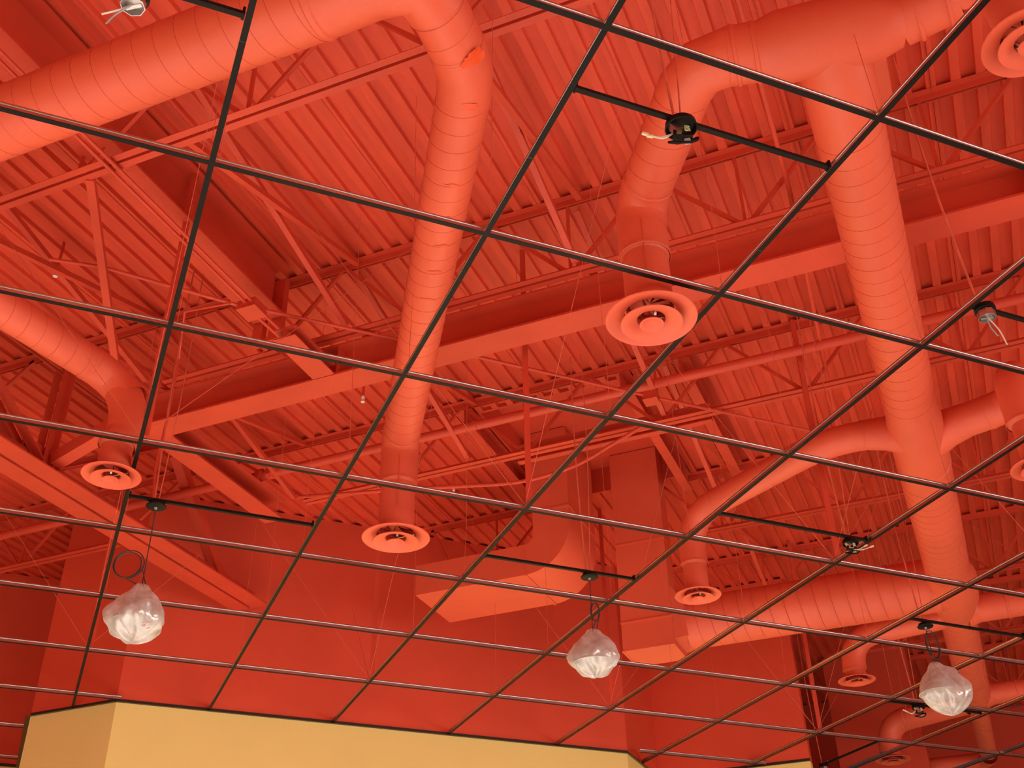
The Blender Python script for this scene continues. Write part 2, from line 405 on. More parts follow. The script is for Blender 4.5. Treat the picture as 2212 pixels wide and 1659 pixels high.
# deep W girder along X under the second joist
def wbeam(name, label, p, q, bf, d, tf=0.016, tw=0.01, z=None, cat='beam'):
    p = Vector(p); q = Vector(q); L = q - p; r = L.normalized().cross(Vector((0,0,1))).normalized()
    t = thing(name, label, cat, p)
    mb = MB(); mb.prism([(-bf/2, 0), (bf/2, 0), (bf/2, tf), (-bf/2, tf)], p, r, (0,0,1), L); mb.obj('bottom_flange', m_steel, t)
    mb = MB(); mb.prism([(-tw/2, tf), (tw/2, tf), (tw/2, d - tf), (-tw/2, d - tf)], p, r, (0,0,1), L); mb.obj('web', m_steel, t)
    mb = MB(); mb.prism([(-bf/2, d - tf), (bf/2, d - tf), (bf/2, d), (-bf/2, d)], p, r, (0,0,1), L); mb.obj('top_flange', m_steel, t)
    return t
gt = wbeam('deep_girder', 'deep red steel girder with broad bottom flange across the middle of the picture', (-4.27, 4.105, 6.17), (12, 4.105, 6.17), 0.222, 0.275)
for x in (-2.2, 2.6):
    mb = MB(); mb.box((x - 0.006, 4.0, 6.186), (x + 0.006, 4.10, 6.43)); mb.obj('stiffener_plate', m_steel, gt)
for x in (-2.55,):
    mb = MB(); mb.add([(x-0.14, 3.868, 6.45), (x+0.10, 3.868, 6.45), (x+0.08, 3.868, 6.27), (x-0.14, 3.880, 6.45), (x+0.10, 3.880, 6.45), (x+0.08, 3.880, 6.27)], [(0,1,2),(5,4,3),(0,3,4,1),(1,4,5,2),(2,5,3,0)]); mb.obj('gusset_plate', m_steel, gt)
# beam along Y, up between the joists at the left
wbeam('cross_beam', 'red steel beam running away behind the left black tee, conduit fixed along it', (-2.65, -4, 6.62), (-2.65, 3.72, 6.62), 0.26, 0.46)
wbeam('beam_stub', 'short red beam stub hung below the joist, ending at the deep girder', (-2.30, 3.45, 6.17), (-2.30, 3.985, 6.17), 0.18, 0.09, 0.01)
t = thing('hanger_post', 'red double-channel post with bolted plate between cross beam and deep girder', 'post', (-2.70, 3.84, 6.45))
mb = MB(); mb.box((-2.80, 3.74, 6.44), (-2.72, 3.80, 7.0)); mb.obj('channel', m_steel, t)
mb = MB(); mb.box((-2.66, 3.74, 6.44), (-2.56, 3.80, 7.0)); mb.obj('channel', m_steel, t)
mb = MB(); mb.box((-2.73, 3.715, 6.70), (-2.66, 3.74, 7.05)); mb.obj('end_plate', m_steel, t)
for z in (6.78, 6.88, 6.98):
    mb = MB(); mb.tube([(-2.695, 3.70, z), (-2.695, 3.716, z)], 0.014, 6); mb.obj('bolt', m_steel, t)
# framing round the roof unit
def flat_chan(label, p, q, h, w, cat='beam', name='frame_channel'):
    p = Vector(p); q = Vector(q); L = q - p; r = L.normalized().cross(Vector((0,0,1))).normalized(); k = 0.01
    mb = MB(); mb.prism([(-w/2, 0), (w/2, 0), (w/2, k), (-w/2 + k, k), (-w/2 + k, h - k), (w/2, h - k), (w/2, h), (-w/2, h)], p, r, (0,0,1), L)
    return tag(mb.obj(name, m_steel), label, cat)
flat_chan('red framing channel along the near edge of the roof opening above the square ducts', (-1.68, 6.25, 6.46), (0.08, 6.25, 6.46), 0.17, 0.06)
flat_chan('wide red framing channel in the deck bay right of the taller square duct', (-0.08, 6.16, 6.90), (-0.08, 8.24, 6.90), 0.20, 0.10)
flat_chan('red framing channel touching the right side of the taller square duct', (-0.62, 6.16, 6.92), (-0.62, 8.24, 6.92), 0.19, 0.09)
flat_chan('red framing channel left of the shorter square duct', (-2.14, 6.16, 6.92), (-2.14, 8.24, 6.92), 0.19, 0.07)
flat_chan('heavy red channel slanting away at the left behind the pipe valve', (-4.08, 4.15, 6.30), (-4.08, 6.06, 6.30), 0.20, 0.20)

# ------------------------------------------------------------------ round ducts
K = 0.878
def sc(x, y, z=6.15):
    return Vector((CAM.x + (x - CAM.x) * K, CAM.y + (y - CAM.y) * K, CAM.z + (z - CAM.z) * K))
ZC = sc(0, 0).z
def arc(p, c, q, r, n=7):
    """fillet: corner c between p and q, tangent length r"""
    p, c, q = Vector(p), Vector(c), Vector(q)
    a = c + (p - c).normalized() * r; b = c + (q - c).normalized() * r
    return [a.lerp(c, i / n).lerp(c.lerp(b, i / n), i / n) for i in range(n + 1)]
def piece(root, name, pts, r, seg=40, m=None, cap=False, smooth=0.5):
    mb = MB(); mb.tube(pts, r, seg, cap); return mb.obj(name, m or m_duct, root, smooth)
def ring(root, p, d, r, w=0.02, h=0.006, name='joint_band'):
    p = Vector(p); d = Vector(d).normalized(); mb = MB()
    mb.tube([p - d * w, p - d * w * 0.6, p + d * w * 0.6, p + d * w], [r + 0.0005, r + h, r + h, r + 0.0005], 40, False)
    return mb.obj(name, m_duct, root, 0.6)
def spiral(root, p, q, r, pitch=0.115, h=0.0019):
    p = Vector(p); q = Vector(q); L = (q - p).length; d = (q - p) / L; u = d.orthogonal().normalized(); w = d.cross(u)
    n = int(L / pitch * 28); pts = []
    for i in range(n + 1):
        a = 2 * PI * i / 28; s = L * i / n
        pts.append(p + d * s + (u * math.cos(a) + w * math.sin(a)) * (r + 0.0004))
    mb = MB(); mb.tube(pts, h, 4, True)
    o = mb.obj('spiral_seam', m_seam, root, 0.8); return o
def neck_seam(root, c, r, z0, z1):
    d = (Vector((CAM.x, CAM.y, 0)) - Vector((c.x, c.y, 0))).normalized()
    p = Vector((c.x, c.y, 0)) + d * (r + 0.001)
    mb = MB(); mb.bar((p.x, p.y, z0), (p.x, p.y, z1), 0.006, 0.004, up=d); mb.obj('lap_seam', m_seam, root)

# D1: big horizontal duct upper left with its long branch
A = sc(-0.10, 1.12); B1 = sc(-0.13, 1.80); B2 = sc(-2.19, 5.02)
t = thing('supply_duct', 'big round spiral duct across the upper left, running out of frame left', 'duct', sc(-3, 1.12))
piece(t, 'spiral_pipe', [sc(-7.5, 1.12), sc(-0.55, 1.12)], 0.163); spiral(t, sc(-7.0, 1.12), sc(-0.6, 1.12), 0.163, 0.112)
piece(t, 'elbow', [sc(-0.55, 1.12), sc(-0.30, 1.12), sc(-0.12, 1.20), sc(-0.10, 1.36)], [0.163, 0.163, 0.158, 0.145], smooth=0.3)
piece(t, 'end_cap', [sc(-0.30, 1.12), sc(0.02, 1.12), sc(0.03, 1.12)], [0.163, 0.161, 0.15], cap=True)
ring(t, sc(-0.62, 1.12), (1,0,0), 0.163)
def drop_duct(label, start, bends, D, zneck, r, rn, lj=0.22, spi=True, gores=4):
    t = thing('branch_duct', label, 'duct', start)
    top = Vector((D.x, D.y, bends[-1].z))
    pts = [Vector(start)]
    chain = [Vector(start)] + [Vector(b) for b in bends]
    end = Vector((D.x, D.y, zneck))
    # straight legs
    cur = chain[0]
    for i in range(1, len(chain)):
        c = chain[i]; nxt = chain[i+1] if i + 1 < len(chain) else end
        L = lj if i + 1 < len(chain) else min(lj * 1.15, (c - end).length * 0.8)
        a = arc(cur, c, nxt, L, 6 if i + 1 == len(chain) else gores)
        if (a[0] - cur).length > 0.02:
            piece(t, 'spiral_pipe', [cur, a[0]], r)
            if spi and (a[0] - cur).length > 0.25: spiral(t, cur, a[0], r)
        piece(t, 'elbow', [a[0] - (c - cur).normalized() * 0.025] + a + [a[-1] + (nxt - c).normalized() * 0.025], r + 0.0012, smooth=0.35)
        ring(t, a[0], a[0] - cur, r, 0.012, 0.004)
        cur = a[-1]
    z1 = cur.z - (cur.z - end.z) * 0.35
    piece(t, 'drop_pipe', [cur, (end.x, end.y, z1)], r, 40)
    ring(t, (end.x, end.y, z1), (0,0,1), r, 0.010, 0.004)
    piece(t, 'neck', [(end.x, end.y, z1), (end.x, end.y, z1 - 0.02), end], [r, rn, rn], 40)
    return t
def diffuser(label, c, R):
    """louvred round diffuser; c is the centre of its lower rim plane, R the rim radius"""
    t = thing('ceiling_diffuser', label, 'diffuser', c, 'round ceiling diffusers')
    mb = MB(); mb.lathe([(0.57*R, 0.30*R), (0.575*R, 0.13*R), (0.66*R, 0.085*R), (0.80*R, 0.045*R), (0.93*R, 0.0), (0.985*R, -0.01*R), (1.0*R, 0.012*R), (0.985*R, 0.03*R), (0.93*R, 0.035*R), (0.80*R, 0.085*R), (0.66*R, 0.12*R), (0.60*R, 0.17*R), (0.60*R, 0.30*R)], c, 64)
    mb.obj('outer_cone', m_duct, t, 0.7)
    mb = MB(); mb.lathe([(0.30*R, 0.10*R), (0.31*R, 0.0), (0.39*R, -0.045*R), (0.50*R, -0.085*R), (0.62*R, -0.125*R), (0.665*R, -0.13*R), (0.675*R, -0.112*R), (0.63*R, -0.09*R), (0.50*R, -0.05*R), (0.40*R, -0.015*R), (0.33*R, 0.03*R), (0.32*R, 0.10*R), (0.30*R, 0.10*R)], c, 64)
    mid = mb.obj('middle_cone', m_duct, t, 0.7)
    mb = MB(); mb.lathe([(0.0, -0.075*R), (0.10*R, -0.085*R), (0.17*R, -0.115*R), (0.235*R, -0.15*R), (0.262*R, -0.145*R), (0.258*R, -0.12*R), (0.19*R, -0.085*R), (0.12*R, -0.05*R), (0.03*R, -0.03*R), (0.0, -0.03*R)], c, 64)
    mb.obj('inner_cone', m_duct, t, 0.7)
    mb = MB()
    for k in range(3):
        a = k * 2 * PI / 3 + 0.5
        mb.bar((c[0], c[1], c[2] + 0.02*R), (c[0] + 0.53*R*math.cos(a), c[1] + 0.53*R*math.sin(a), c[2] + 0.16*R), 0.010, 0.012)
    mb.tube([(c[0], c[1], c[2] - 0.06*R), (c[0], c[1], c[2] + 0.12*R)], 0.006, 8)
    for k in range(3):
        a = k * 2 * PI / 3 + 1.2
        mb.bar((c[0] + 0.2*R*math.cos(a), c[1] + 0.2*R*math.sin(a), c[2] - 0.03*R), (c[0] + 0.27*R*math.cos(a), c[1] + 0.27*R*math.sin(a), c[2] + 0.08*R), 0.012, 0.004)
    mb.obj('spider_bracket', m_galv, t)
    mb = MB()
    for k in range(8):       # damper blades up in the neck
        a = k * PI / 4; mb.add([(c[0], c[1], c[2] + 0.42*R), (c[0] + 0.46*R*math.cos(a), c[1] + 0.46*R*math.sin(a), c[2] + 0.40*R), (c[0] + 0.46*R*math.cos(a + 0.6), c[1] + 0.46*R*math.sin(a + 0.6), c[2] + 0.47*R)], [(0, 1, 2)])
    mb.obj('damper_blades', m_duct, t)
    return t
def dif_at(u, v, zd, R):
    p = CAM + (onz(u, v, zd) - CAM) * K
    return p
D1 = dif_at(855, 1163, 5.3, 0); D2 = dif_at(1407, 690, 5.3, 0); D3 = dif_at(240, 1028, 5.3, 0); D4 = dif_at(1508, 1287, 5.38, 0)
D5 = dif_at(2248, 1010, 5.3, 0); D6 = dif_at(1851, 1470, 5.65, 0); D7 = dif_at(1929, 1642, 5.65, 0); D8 = dif_at(2222, 92, 5.3, 0)
DL = [(D1, 0.228, 'round red stepped-cone diffuser under the long leaning duct, left of centre'), (D2, 0.226, 'large round red diffuser right of centre, with the curved duct above it'),
      (D3, 0.175, 'round red diffuser at the left edge beside the first black tee'), (D4, 0.178, 'small round red diffuser under the slanting duct right of the square ducts'),
      (D5, 0.175, 'round red diffuser cut off by the right edge, halfway down'), (D6, 0.182, 'small round red diffuser near the tall pier, above the hanging far lamp bag'),
      (D7, 0.21, 'round red diffuser at the bottom right, lowest in the picture'), (D8, 0.165, 'round red diffuser cut off at the top right corner')]
for d, R, lab in DL: diffuser(lab, d, R)
def zn(d, R): return d.z + 0.27 * R
d1 = drop_duct('long round spiral duct leaning down left from the top to the left-of-centre diffuser', sc(-0.10, 1.34), [B1, Vector((D1.x, D1.y, ZC))], D1, zn(D1, .228), 0.129, 0.118, 0.13, gores=2)
neck_seam(d1, D1, 0.129, zn(D1, .228) + 0.12, ZC - 0.16)
# fresh touch-up paint on the elbow: thin patches lying on the duct skin
def skin_patch(root, p, axis, r, half_l, half_a, ang0, m=m_duct_fix, rag=0.3):
    p = Vector(p); d = Vector(axis).normalized(); n0 = (CAM - p); n0 = (n0 - d * n0.dot(d)).normalized(); w = d.cross(n0)
    mb = MB(); N = 26; ctr = p + (n0*math.cos(ang0) + w*math.sin(ang0)) * (r + 0.0015); vs = [ctr]
    for k in range(N):
        a = 2*PI*k/N; rr = 1 + rag * math.sin(3*a + 1) * 0.5 + rag * random.uniform(-.4, .4)
        aa = ang0 + half_a * rr * math.cos(a); s = half_l * rr * math.sin(a)
        vs.append(p + d * s + (n0*math.cos(aa) + w*math.sin(aa)) * (r + 0.0015))
    vs2 = [Vector(v) - (Vector(v) - p).normalized() * 0.001 for v in vs]
    mb.add(vs, [(0, 1 + k, 1 + (k + 1) % N) for k in range(N)]); mb.obj('touch_up_patch', m, root, 1.0)
ax = (Vector((D1.x, D1.y, ZC)) - B1)
p0 = B1 + ax.normalized() * 0.0
skin_patch(d1, B1 + Vector((0.03, -0.14, 0)), (0, 1, 0), 0.131, 0.035, 0.5, -0.15)
skin_patch(d1, B1 + ax.normalized() * 0.10, ax, 0.130, 0.022, 0.42, -0.2)
for s in (0.62, 0.86, 1.08, 1.3, 1.55): skin_patch(d1, B1 + ax.normalized() * s, ax, 0.130, 0.010, 0.28, -0.15 + random.uniform(-.1, .1), rag=0.5)

# D2: cross duct top right, elbow, leg to the large diffuser
t = thing('cross_duct', 'wide round duct along the top right with dented seams, feeding both sides', 'duct', sc(1.6, 2.3))
CL = sc(1.13, 2.25); CR = sc(2.15, 2.36)
piece(t, 'spiral_pipe', [CL, sc(1.15, 2.253), sc(1.28, 2.28)], [0.1295, 0.135, 0.135]); piece(t, 'tee_body', [sc(1.28, 2.28), sc(1.38, 2.30), sc(1.86, 2.34), sc(1.98, 2.36)], [0.135, 0.165, 0.165, 0.125])
piece(t, 'spiral_pipe', [sc(1.98, 2.36), sc(2.25, 2.30)], 0.125)
ring(t, sc(1.27, 2.28), (1, 0.1, 0), 0.135, 0.012); ring(t, sc(1.17, 2.258), (1, 0.1, 0), 0.135, 0.010); ring(t, sc(2.06, 2.35), (1, -0.1, 0), 0.125, 0.010); ring(t, sc(2.2, 2.31), (1, -0.1, 0), 0.125, 0.010)
a = arc(sc(2.25, 2.30), sc(2.52, 2.24), D8 + Vector((0, 0, 0.6)), 0.2, 7)
piece(t, 'elbow', [sc(2.25, 2.30)] + arc(sc(2.25, 2.30), Vector((D8.x, D8.y, ZC)), D8, 0.22, 8), 0.122, smooth=0.3)
piece(t, 'neck', [Vector((D8.x, D8.y, ZC - 0.22)), Vector((D8.x, D8.y, zn(D8, .165)))], [0.122, 0.09])
d2 = drop_duct('round duct bending down from the top right cross duct to the large diffuser', sc(1.30, 2.28), [sc(0.97, 2.22), Vector((D2.x, D2.y, ZC))], D2, zn(D2, .226), 0.130, 0.118, 0.15, gores=2)
neck_seam(d2, D2, 0.128, zn(D2, .226) + 0.10, ZC - 0.13)

# main trunk
t = thing('main_duct', 'long main round spiral duct running away down the right side', 'duct', sc(1.63, 6))
XM = 1.635
piece(t, 'spiral_pipe', [sc(XM, 2.18), sc(XM, 2.34), sc(XM, 2.80), sc(XM, 6.1)], [0.10, 0.165, 0.168, 0.168]); spiral(t, sc(XM, 2.95), sc(XM, 6.1), 0.168, 0.12)
piece(t, 'reducer', [sc(XM, 6.1), sc(XM, 6.35), sc(XM, 6.9), sc(XM, 7.2)], [0.168, 0.185, 0.192, 0.190]); ring(t, sc(XM, 7.1), (0,1,0), 0.19, 0.012, 0.004)
piece(t, 'spiral_pipe', [sc(XM, 7.2), sc(XM, 9.55)], 0.190); spiral(t, sc(XM, 7.3), sc(XM, 9.5), 0.190, 0.12)
piece(t, 'junction_body', [sc(XM, 9.55), sc(XM, 9.75), sc(XM, 10.25), sc(XM, 10.65)], [0.19, 0.235, 0.225, 0.168])
piece(t, 'spiral_pipe', [sc(XM, 10.65), sc(XM, 14.1)], 0.168); spiral(t, sc(XM, 10.7), sc(XM, 14.1), 0.168, 0.12)
piece(t, 'reducer', [sc(XM, 14.1), sc(XM, 14.6)], [0.168, 0.11])
piece(t, 'spiral_pipe', [sc(XM, 14.6), sc(XM, 16.9)], 0.11); spiral(t, sc(XM, 14.6), sc(XM, 16.9), 0.11, 0.10)
piece(t, 'elbow', arc(sc(XM, 16.5), sc(XM, 17.4), sc(0.5, 17.45), 0.22, 6) + [sc(0.2, 17.45)], 0.11)
# saddle branches
d4 = drop_duct('slanting round duct from the main duct left to the small diffuser by the square ducts', sc(1.50, 6.50), [sc(0.98, 6.42), Vector((D4.x, D4.y, ZC))], D4, zn(D4, .178), 0.104, 0.092, 0.26, spi=False)
piece(d4, 'saddle', [sc(1.52, 6.55), sc(1.40, 6.50), sc(1.22, 6.45)], [0.15, 0.122, 0.1045])
d5 = drop_duct('round duct curving right from the main duct out of the right edge', sc(1.80, 6.62), [sc(2.45, 6.42), Vector((D5.x, D5.y, ZC))], D5, zn(D5, .175), 0.118, 0.092, 0.24, spi=False)
piece(d5, 'saddle', [sc(1.76, 6.70), sc(1.86, 6.62), sc(2.02, 6.55)], [0.15, 0.135, 0.1185])
d6 = drop_duct('round duct curving from behind the large horizontal duct down to the small far diffuser', sc(1.50, 10.85), [Vector((D6.x, D6.y, ZC))], D6, zn(D6, .182), 0.115, 0.10, 0.34, spi=False)
d7 = drop_duct('round duct curving left off the main duct to the lowest diffuser', sc(1.50, 14.2), [Vector((D7.x, D7.y, ZC))], D7, zn(D7, .21), 0.135, 0.12, 0.34, spi=False)
for y, lab, r in ((10.75, 'round branch duct leaving right of the main duct junction', 0.13), (13.95, 'lower round branch duct leaving right near the bottom of the main duct', 0.12)):
    o = thing('side_duct', lab, 'duct', sc(1.8, y)); piece(o, 'spiral_pipe', [sc(1.7, y), sc(5.0, y)], r); ring(o, sc(2.15, y), (1,0,0), r, 0.012); piece(o, 'saddle', [sc(1.74, y), sc(1.86, y)], [r * 1.25, r])
t = thing('return_duct', 'very large round spiral duct running left from the main duct to the tall square duct', 'duct', sc(0, 9.85))
piece(t, 'spiral_pipe', [(-0.80, 8.44, ZC), sc(1.5, 9.88)], 0.245); spiral(t, (-0.74, 8.44, ZC), sc(1.2, 9.86), 0.245, 0.14, 0.0026)
piece(t, 'junction_cone', [sc(1.4, 9.87), sc(1.62, 9.9)], [0.2455, 0.225])
# D3
d3 = drop_duct('round spiral duct slanting from the left edge down to the left diffuser', sc(-3.95, 1.2), [sc(-3.68, 3.35), Vector((D3.x + 0.01, D3.y + 0.06, ZC - 0.22))], D3, zn(D3, .175), 0.112, 0.095, 0.20)

# ------------------------------------------------------------------ rectangular ducts
t = thing('square_duct', 'tall square red duct dropping from the roof, joined to the large round duct', 'duct', (-1.1, 8.3, 5.26))
x0, x1, y0, y1, zb = -1.37, -0.87, 8.03, 8.27, 5.27
mb = MB(); mb.box((x0, y0, 5.55), (x1, y1 + 0.0, 7.39)); mb.obj('riser', m_duct, t)
mb = MB(); mb.box((x0, y0, zb), (x1, 8.50, 5.56)); mb.obj('boot', m_duct, t)
for z in (6.35,):
    mb = MB(); mb.box((x0 - 0.004, y0 - 0.006, z), (x1 + 0.006, y1 + 0.004, z + 0.02)); mb.obj('joint_flange', m_duct, t)
mb = MB(); mb.box((x0 - 0.01, y0 - 0.012, zb - 0.004), (x0 + 0.012, 8.51, zb)); mb.obj('joint_flange', m_duct, t)
mb = MB(); mb.box((x0 - 0.005, y0 - 0.012, zb + 0.27), (x1 + 0.01, y0, zb + 0.285)); mb.obj('joint_flange', m_duct, t)
mb = MB(); mb.add([(x1, 8.06, 5.33), (x1, 8.50, 5.33), (x1, 8.50, 5.86), (x1, 8.06, 5.86)] + [(-0.78, 8.44 + 0.245*math.cos(a), ZC + 0.245*math.sin(a)) for a in [2*PI*k/24 for k in range(24)]],
    [(0, 1) + tuple(4 + k for k in (21, 20, 19, 18, 17, 16, 15)), (1, 2) + tuple(4 + k for k in (3, 2, 1, 0, 23, 22, 21)), (2, 3) + tuple(4 + k for k in (9, 8, 7, 6, 5, 4, 3)), (3, 0) + tuple(4 + k for k in (15, 14, 13, 12, 11, 10, 9))])
mb.obj('square_to_round_boot', m_duct, t, 0.4)
# R2: riser with big radius elbow turning left
t = thing('elbow_duct', 'square red duct dropping beside the taller one and sweeping left toward the wall', 'duct', (-2.0, 7.3, 6))
ya, yb = 7.27, 8.05; zb = 5.87; ztop = 7.39; h = 0.31; xL = -3.20
xa = ony(1150, 1100, ya).x; xb = ony(1228, 1100, ya).x     # left and right faces of the riser
mb = MB(); R = xb - (-2.05)
cx, cz = xb - R, zb + R
heel = [(cx + R*math.sin(a), cz - R*math.cos(a)) for a in [PI/2*k/14 for k in range(15)]]      # from bottom (cx, zb) to side (xb, cz)
r2 = 0.10
throat = [(xa - r2 + r2*math.sin(a), zb + h + r2 - r2*math.cos(a)) for a in [PI/2*k/6 for k in range(6, -1, -1)]]
prof = [(xL, zb)] + heel + [(xb, ztop), (xa, ztop)] + throat + [(xL, zb + h)]
n = len(prof); vs = [(x, ya, z) for x, z in prof] + [(x, yb, z) for x, z in prof]
mb.add(vs, [tuple(range(n)), tuple(range(n, 2*n))[::-1]] + [(i, (i+1) % n, n + (i+1) % n, n + i) for i in range(n)])
mb.obj('sheet_body', m_duct, t, 0.3)
mb = MB(); xs_ = -2.04
mb.box((xs_ - 0.012, ya - 0.008, zb - 0.010), (xs_ + 0.012, yb, zb)); mb.box((xs_ - 0.010, ya - 0.010, zb), (xs_ + 0.010, ya, zb + h)); mb.obj('joint_flange', m_duct, t)
mb = MB(); mb.box((xa, ya - 0.008, 6.50), (xb + 0.006, ya, 6.52)); mb.box((xb, ya, 6.50), (xb + 0.008, yb, 6.52)); mb.obj('joint_flange', m_duct, t)

# ------------------------------------------------------------------ pipes, conduit
def pipe(name, label, cat, pts, r, m=m_steel, parts=()):
    mb = MB(); mb.tube(pts, r, 14); t = tag(mb.obj(name, m, None, 0.6), label, cat); return t
sp = thing('sprinkler_main', 'thick red sprinkler pipe running behind the deep girder with grooved couplings', 'pipe', (-3, 5.8, 6.62))
mb = MB(); mb.tube([(-9.0, 5.72, 6.62), (12, 5.78, 6.62)], 0.042, 16); mb.obj('pipe_run', m_steel, sp, 0.6)
def coupling(root, p, d, r=0.042):
    p = Vector(p); d = Vector(d).normalized(); mb = MB(); mb.tube([p - d*0.03, p - d*0.028, p + d*0.028, p + d*0.03], [r+.004, r+.018, r+.018, r+.004], 16, True)
    u = d.orthogonal().normalized(); mb.bar(p + u*(r+.012), p + u*(r+.045), 0.03, 0.04); mb.bar(p - u*(r+.012), p - u*(r+.045), 0.03, 0.04); mb.obj('pipe_coupling', m_steel, root, 0.6)
for x in (-4.35, -4.05, -3.93): coupling(sp, (x, 5.73, 6.62), (1, 0, 0))
mb = MB(); mb.tube([(-4.22, 5.72, 6.62), (-4.30, 5.45, 6.60), (-4.33, 5.1, 6.60), (-4.33, 4.72, 6.60)], 0.042, 16); mb.obj('branch_pipe', m_steel, sp, 0.6)
for y in (5.40, 5.18): coupling(sp, (-4.33, y, 6.60), (0, 1, 0))
# thin conduits
def conduit(label, pts, r=0.013): return pipe('conduit', label, 'conduit', pts, r)
cA, cB = Vector((-2.52, 3.34, 6.425)), Vector((-0.27, 5.62, 6.425))
conduit('thin red conduit crossing diagonally left of the first junction box', [(-3.45, 2.35, 6.425), (-3.18, 2.56, 6.425), (-2.60, 3.27, 6.425)])
conduit('thin red conduit running diagonally between the two red junction boxes', [(-2.46, 3.40, 6.425), (-1.26, 4.60, 6.425), (-0.32, 5.57, 6.425)])
conduit('thin red conduit running right from the second junction box', [(-0.22, 5.67, 6.425), (0.94, 6.82, 6.425)])
conduit('red conduit fixed beside the left cross beam, left one of the pair', [(-2.53, 0.5, 6.425), (-2.53, 3.27, 6.425)])
conduit('red conduit fixed beside the left cross beam, right one of the pair', [(-2.48, 0.5, 6.425), (-2.48, 3.27, 6.425)])
conduit('red conduit passing on from the first junction box to the girder, left one', [(-2.55, 3.42, 6.425), (-2.53, 3.85, 6.425)])
conduit('red conduit passing on from the first junction box to the girder, right one', [(-2.49, 3.42, 6.425), (-2.48, 3.85, 6.425)])
conduit('red conduit curving down beside the first black tee from the diagonal conduit', [(-2.62, 3.22, 6.41), (-2.95, 3.15, 6.39), (-3.15, 3.4, 6.2), (-3.2, 3.45, 5.8), (-3.18, 3.40, 5.3), (-3.1, 3.34, 5.02)], 0.009)
def jbox(label, c, s=0.13):
    t = thing('junction_box', label, 'box', c)
    mb = MB(); mb.box((c[0]-s/2, c[1]-s/2, c[2]-0.03), (c[0]+s/2, c[1]+s/2, c[2]+0.04)); mb.obj('body', m_steel, t)
    mb = MB(); mb.box((c[0]-s/2-0.004, c[1]-s/2-0.004, c[2]-0.036), (c[0]+s/2+0.004, c[1]+s/2+0.004, c[2]-0.03)); mb.obj('cover_plate', m_steel, t)
jbox('red square junction box where the conduits meet beside the bolted post', (cA.x, cA.y, 6.41), 0.15)
jbox('red square junction box hung on the conduit below the large diffuser', (cB.x, cB.y, 6.41), 0.11)
mb = MB()
fx = [(-3.73, 5.89, 6.40), (-3.16, 5.90, 6.32), (-2.6, 6.0, 6.29), (-2.18, 6.12, 6.28), (-1.66, 6.26, 6.28), (-1.16, 6.24, 6.31), (-0.75, 6.1, 6.36), (-0.45, 6.03, 6.43)]
def catmull(p, n=6):
    p = [Vector(x) for x in p]; o = []
    for i in range(len(p) - 1):
        a, b, c, d = p[max(i-1,0)], p[i], p[i+1], p[min(i+2, len(p)-1)]
        for k in range(n):
            t = k / n; o.append(0.5 * ((2*b) + (c - a)*t + (2*a - 5*b + 4*c - d)*t*t + (3*b - a - 3*c + d)*t*t*t))
    o.append(p[-1]); return o
pts = catmull(fx, 16); mb.tube(pts, [0.016 + 0.0025 * (i % 2) for i in range(len(pts))], 10)
tag(mb.obj('flexible_conduit', m_steel, None), 'ribbed red flexible conduit sagging in front of the square ducts', 'conduit')
pipe('drain_pipe', 'slim red pipe passing behind the main duct above the fourth bay', 'pipe', [(1.0, 7.3, 6.6), (1.2, 4.0, 6.7), (1.25, 1.0, 6.8)], 0.016)
# ribbed pairs of supply wiring above each fixture are added with the fixtures

# sprinkler heads
def sprinkler(u, v, label):
    p = onz(u, v, 6.85)
    t = thing('fire_sprinkler', label, 'sprinkler', p)
    mb = MB(); mb.tube([(p.x, p.y, p.z + 0.03), (p.x, p.y, ZD + 0.05)], 0.011, 10); mb.obj('supply_nipple', m_steel, t, 0.6)
    mb = MB(); mb.lathe([(0.0, 0.03), (0.014, 0.03), (0.016, 0.012), (0.009, 0.004), (0.0, 0.004)], p, 16)
    for s in (-1, 1): mb.tube([(p.x + s*0.006, p.y, p.z + 0.01), (p.x + s*0.014, p.y, p.z - 0.01), (p.x + s*0.004, p.y, p.z - 0.028)], 0.003, 6)
    mb.lathe([(0.0, -0.026), (0.017, -0.028), (0.018, -0.031), (0.0, -0.031)], p, 16); mb.obj('frame_and_deflector', m_white, t)
for u, v, l in ((121, 590, 'small white sprinkler head under the deck near the left edge'), (784, 862, 'small white sprinkler head left of the long leaning duct'),
                (980, 1062, 'small white sprinkler head right of the left-of-centre diffuser neck'), (1962, 592, 'tiny white sprinkler head just right of the main duct')):
    sprinkler(u, v, l)

# ------------------------------------------------------------------ suspended grid
ub = Vector((1, 1, 0)).normalized(); ua = Vector((-1, 1, 0)).normalized()      # along increasing b (cross tees) and increasing a (main tees)
def tee_parts(root, p, q, hgt=0.042, bulb=True):
    p = Vector(p); q = Vector(q); d = (q - p).normalized(); r = d.cross(Vector((0,0,1))).normalized(); L = q - p
    mb = MB(); mb.prism([(-.0125, 0), (.0125, 0), (.0125, .0022), (-.0125, .0022)], p, r, (0,0,1), L); mb.obj('face_cap', m_black, root)
    mb = MB(); mb.prism([(-.0012, .0022), (.0012, .0022), (.0012, hgt - .011), (-.0012, hgt - .011)], p, r, (0,0,1), L); mb.obj('web', m_galv, root)
    mb = MB(); b = [(0.0048*math.cos(t) , hgt - .006 + 0.0075*math.sin(t)) for t in [2*PI*k/10 for k in range(10)]]; mb.prism(b, p, r, (0,0,1), L); mb.obj('bulb', m_galv, root, 0.9)
def main_end(b):
    if b <= 0: return 7.33 if b == 0 else 9.2
    if b <= 4: return 7.04
    if b == 5: return 7.34
    if b == 6: return 7.13
    return 9.0
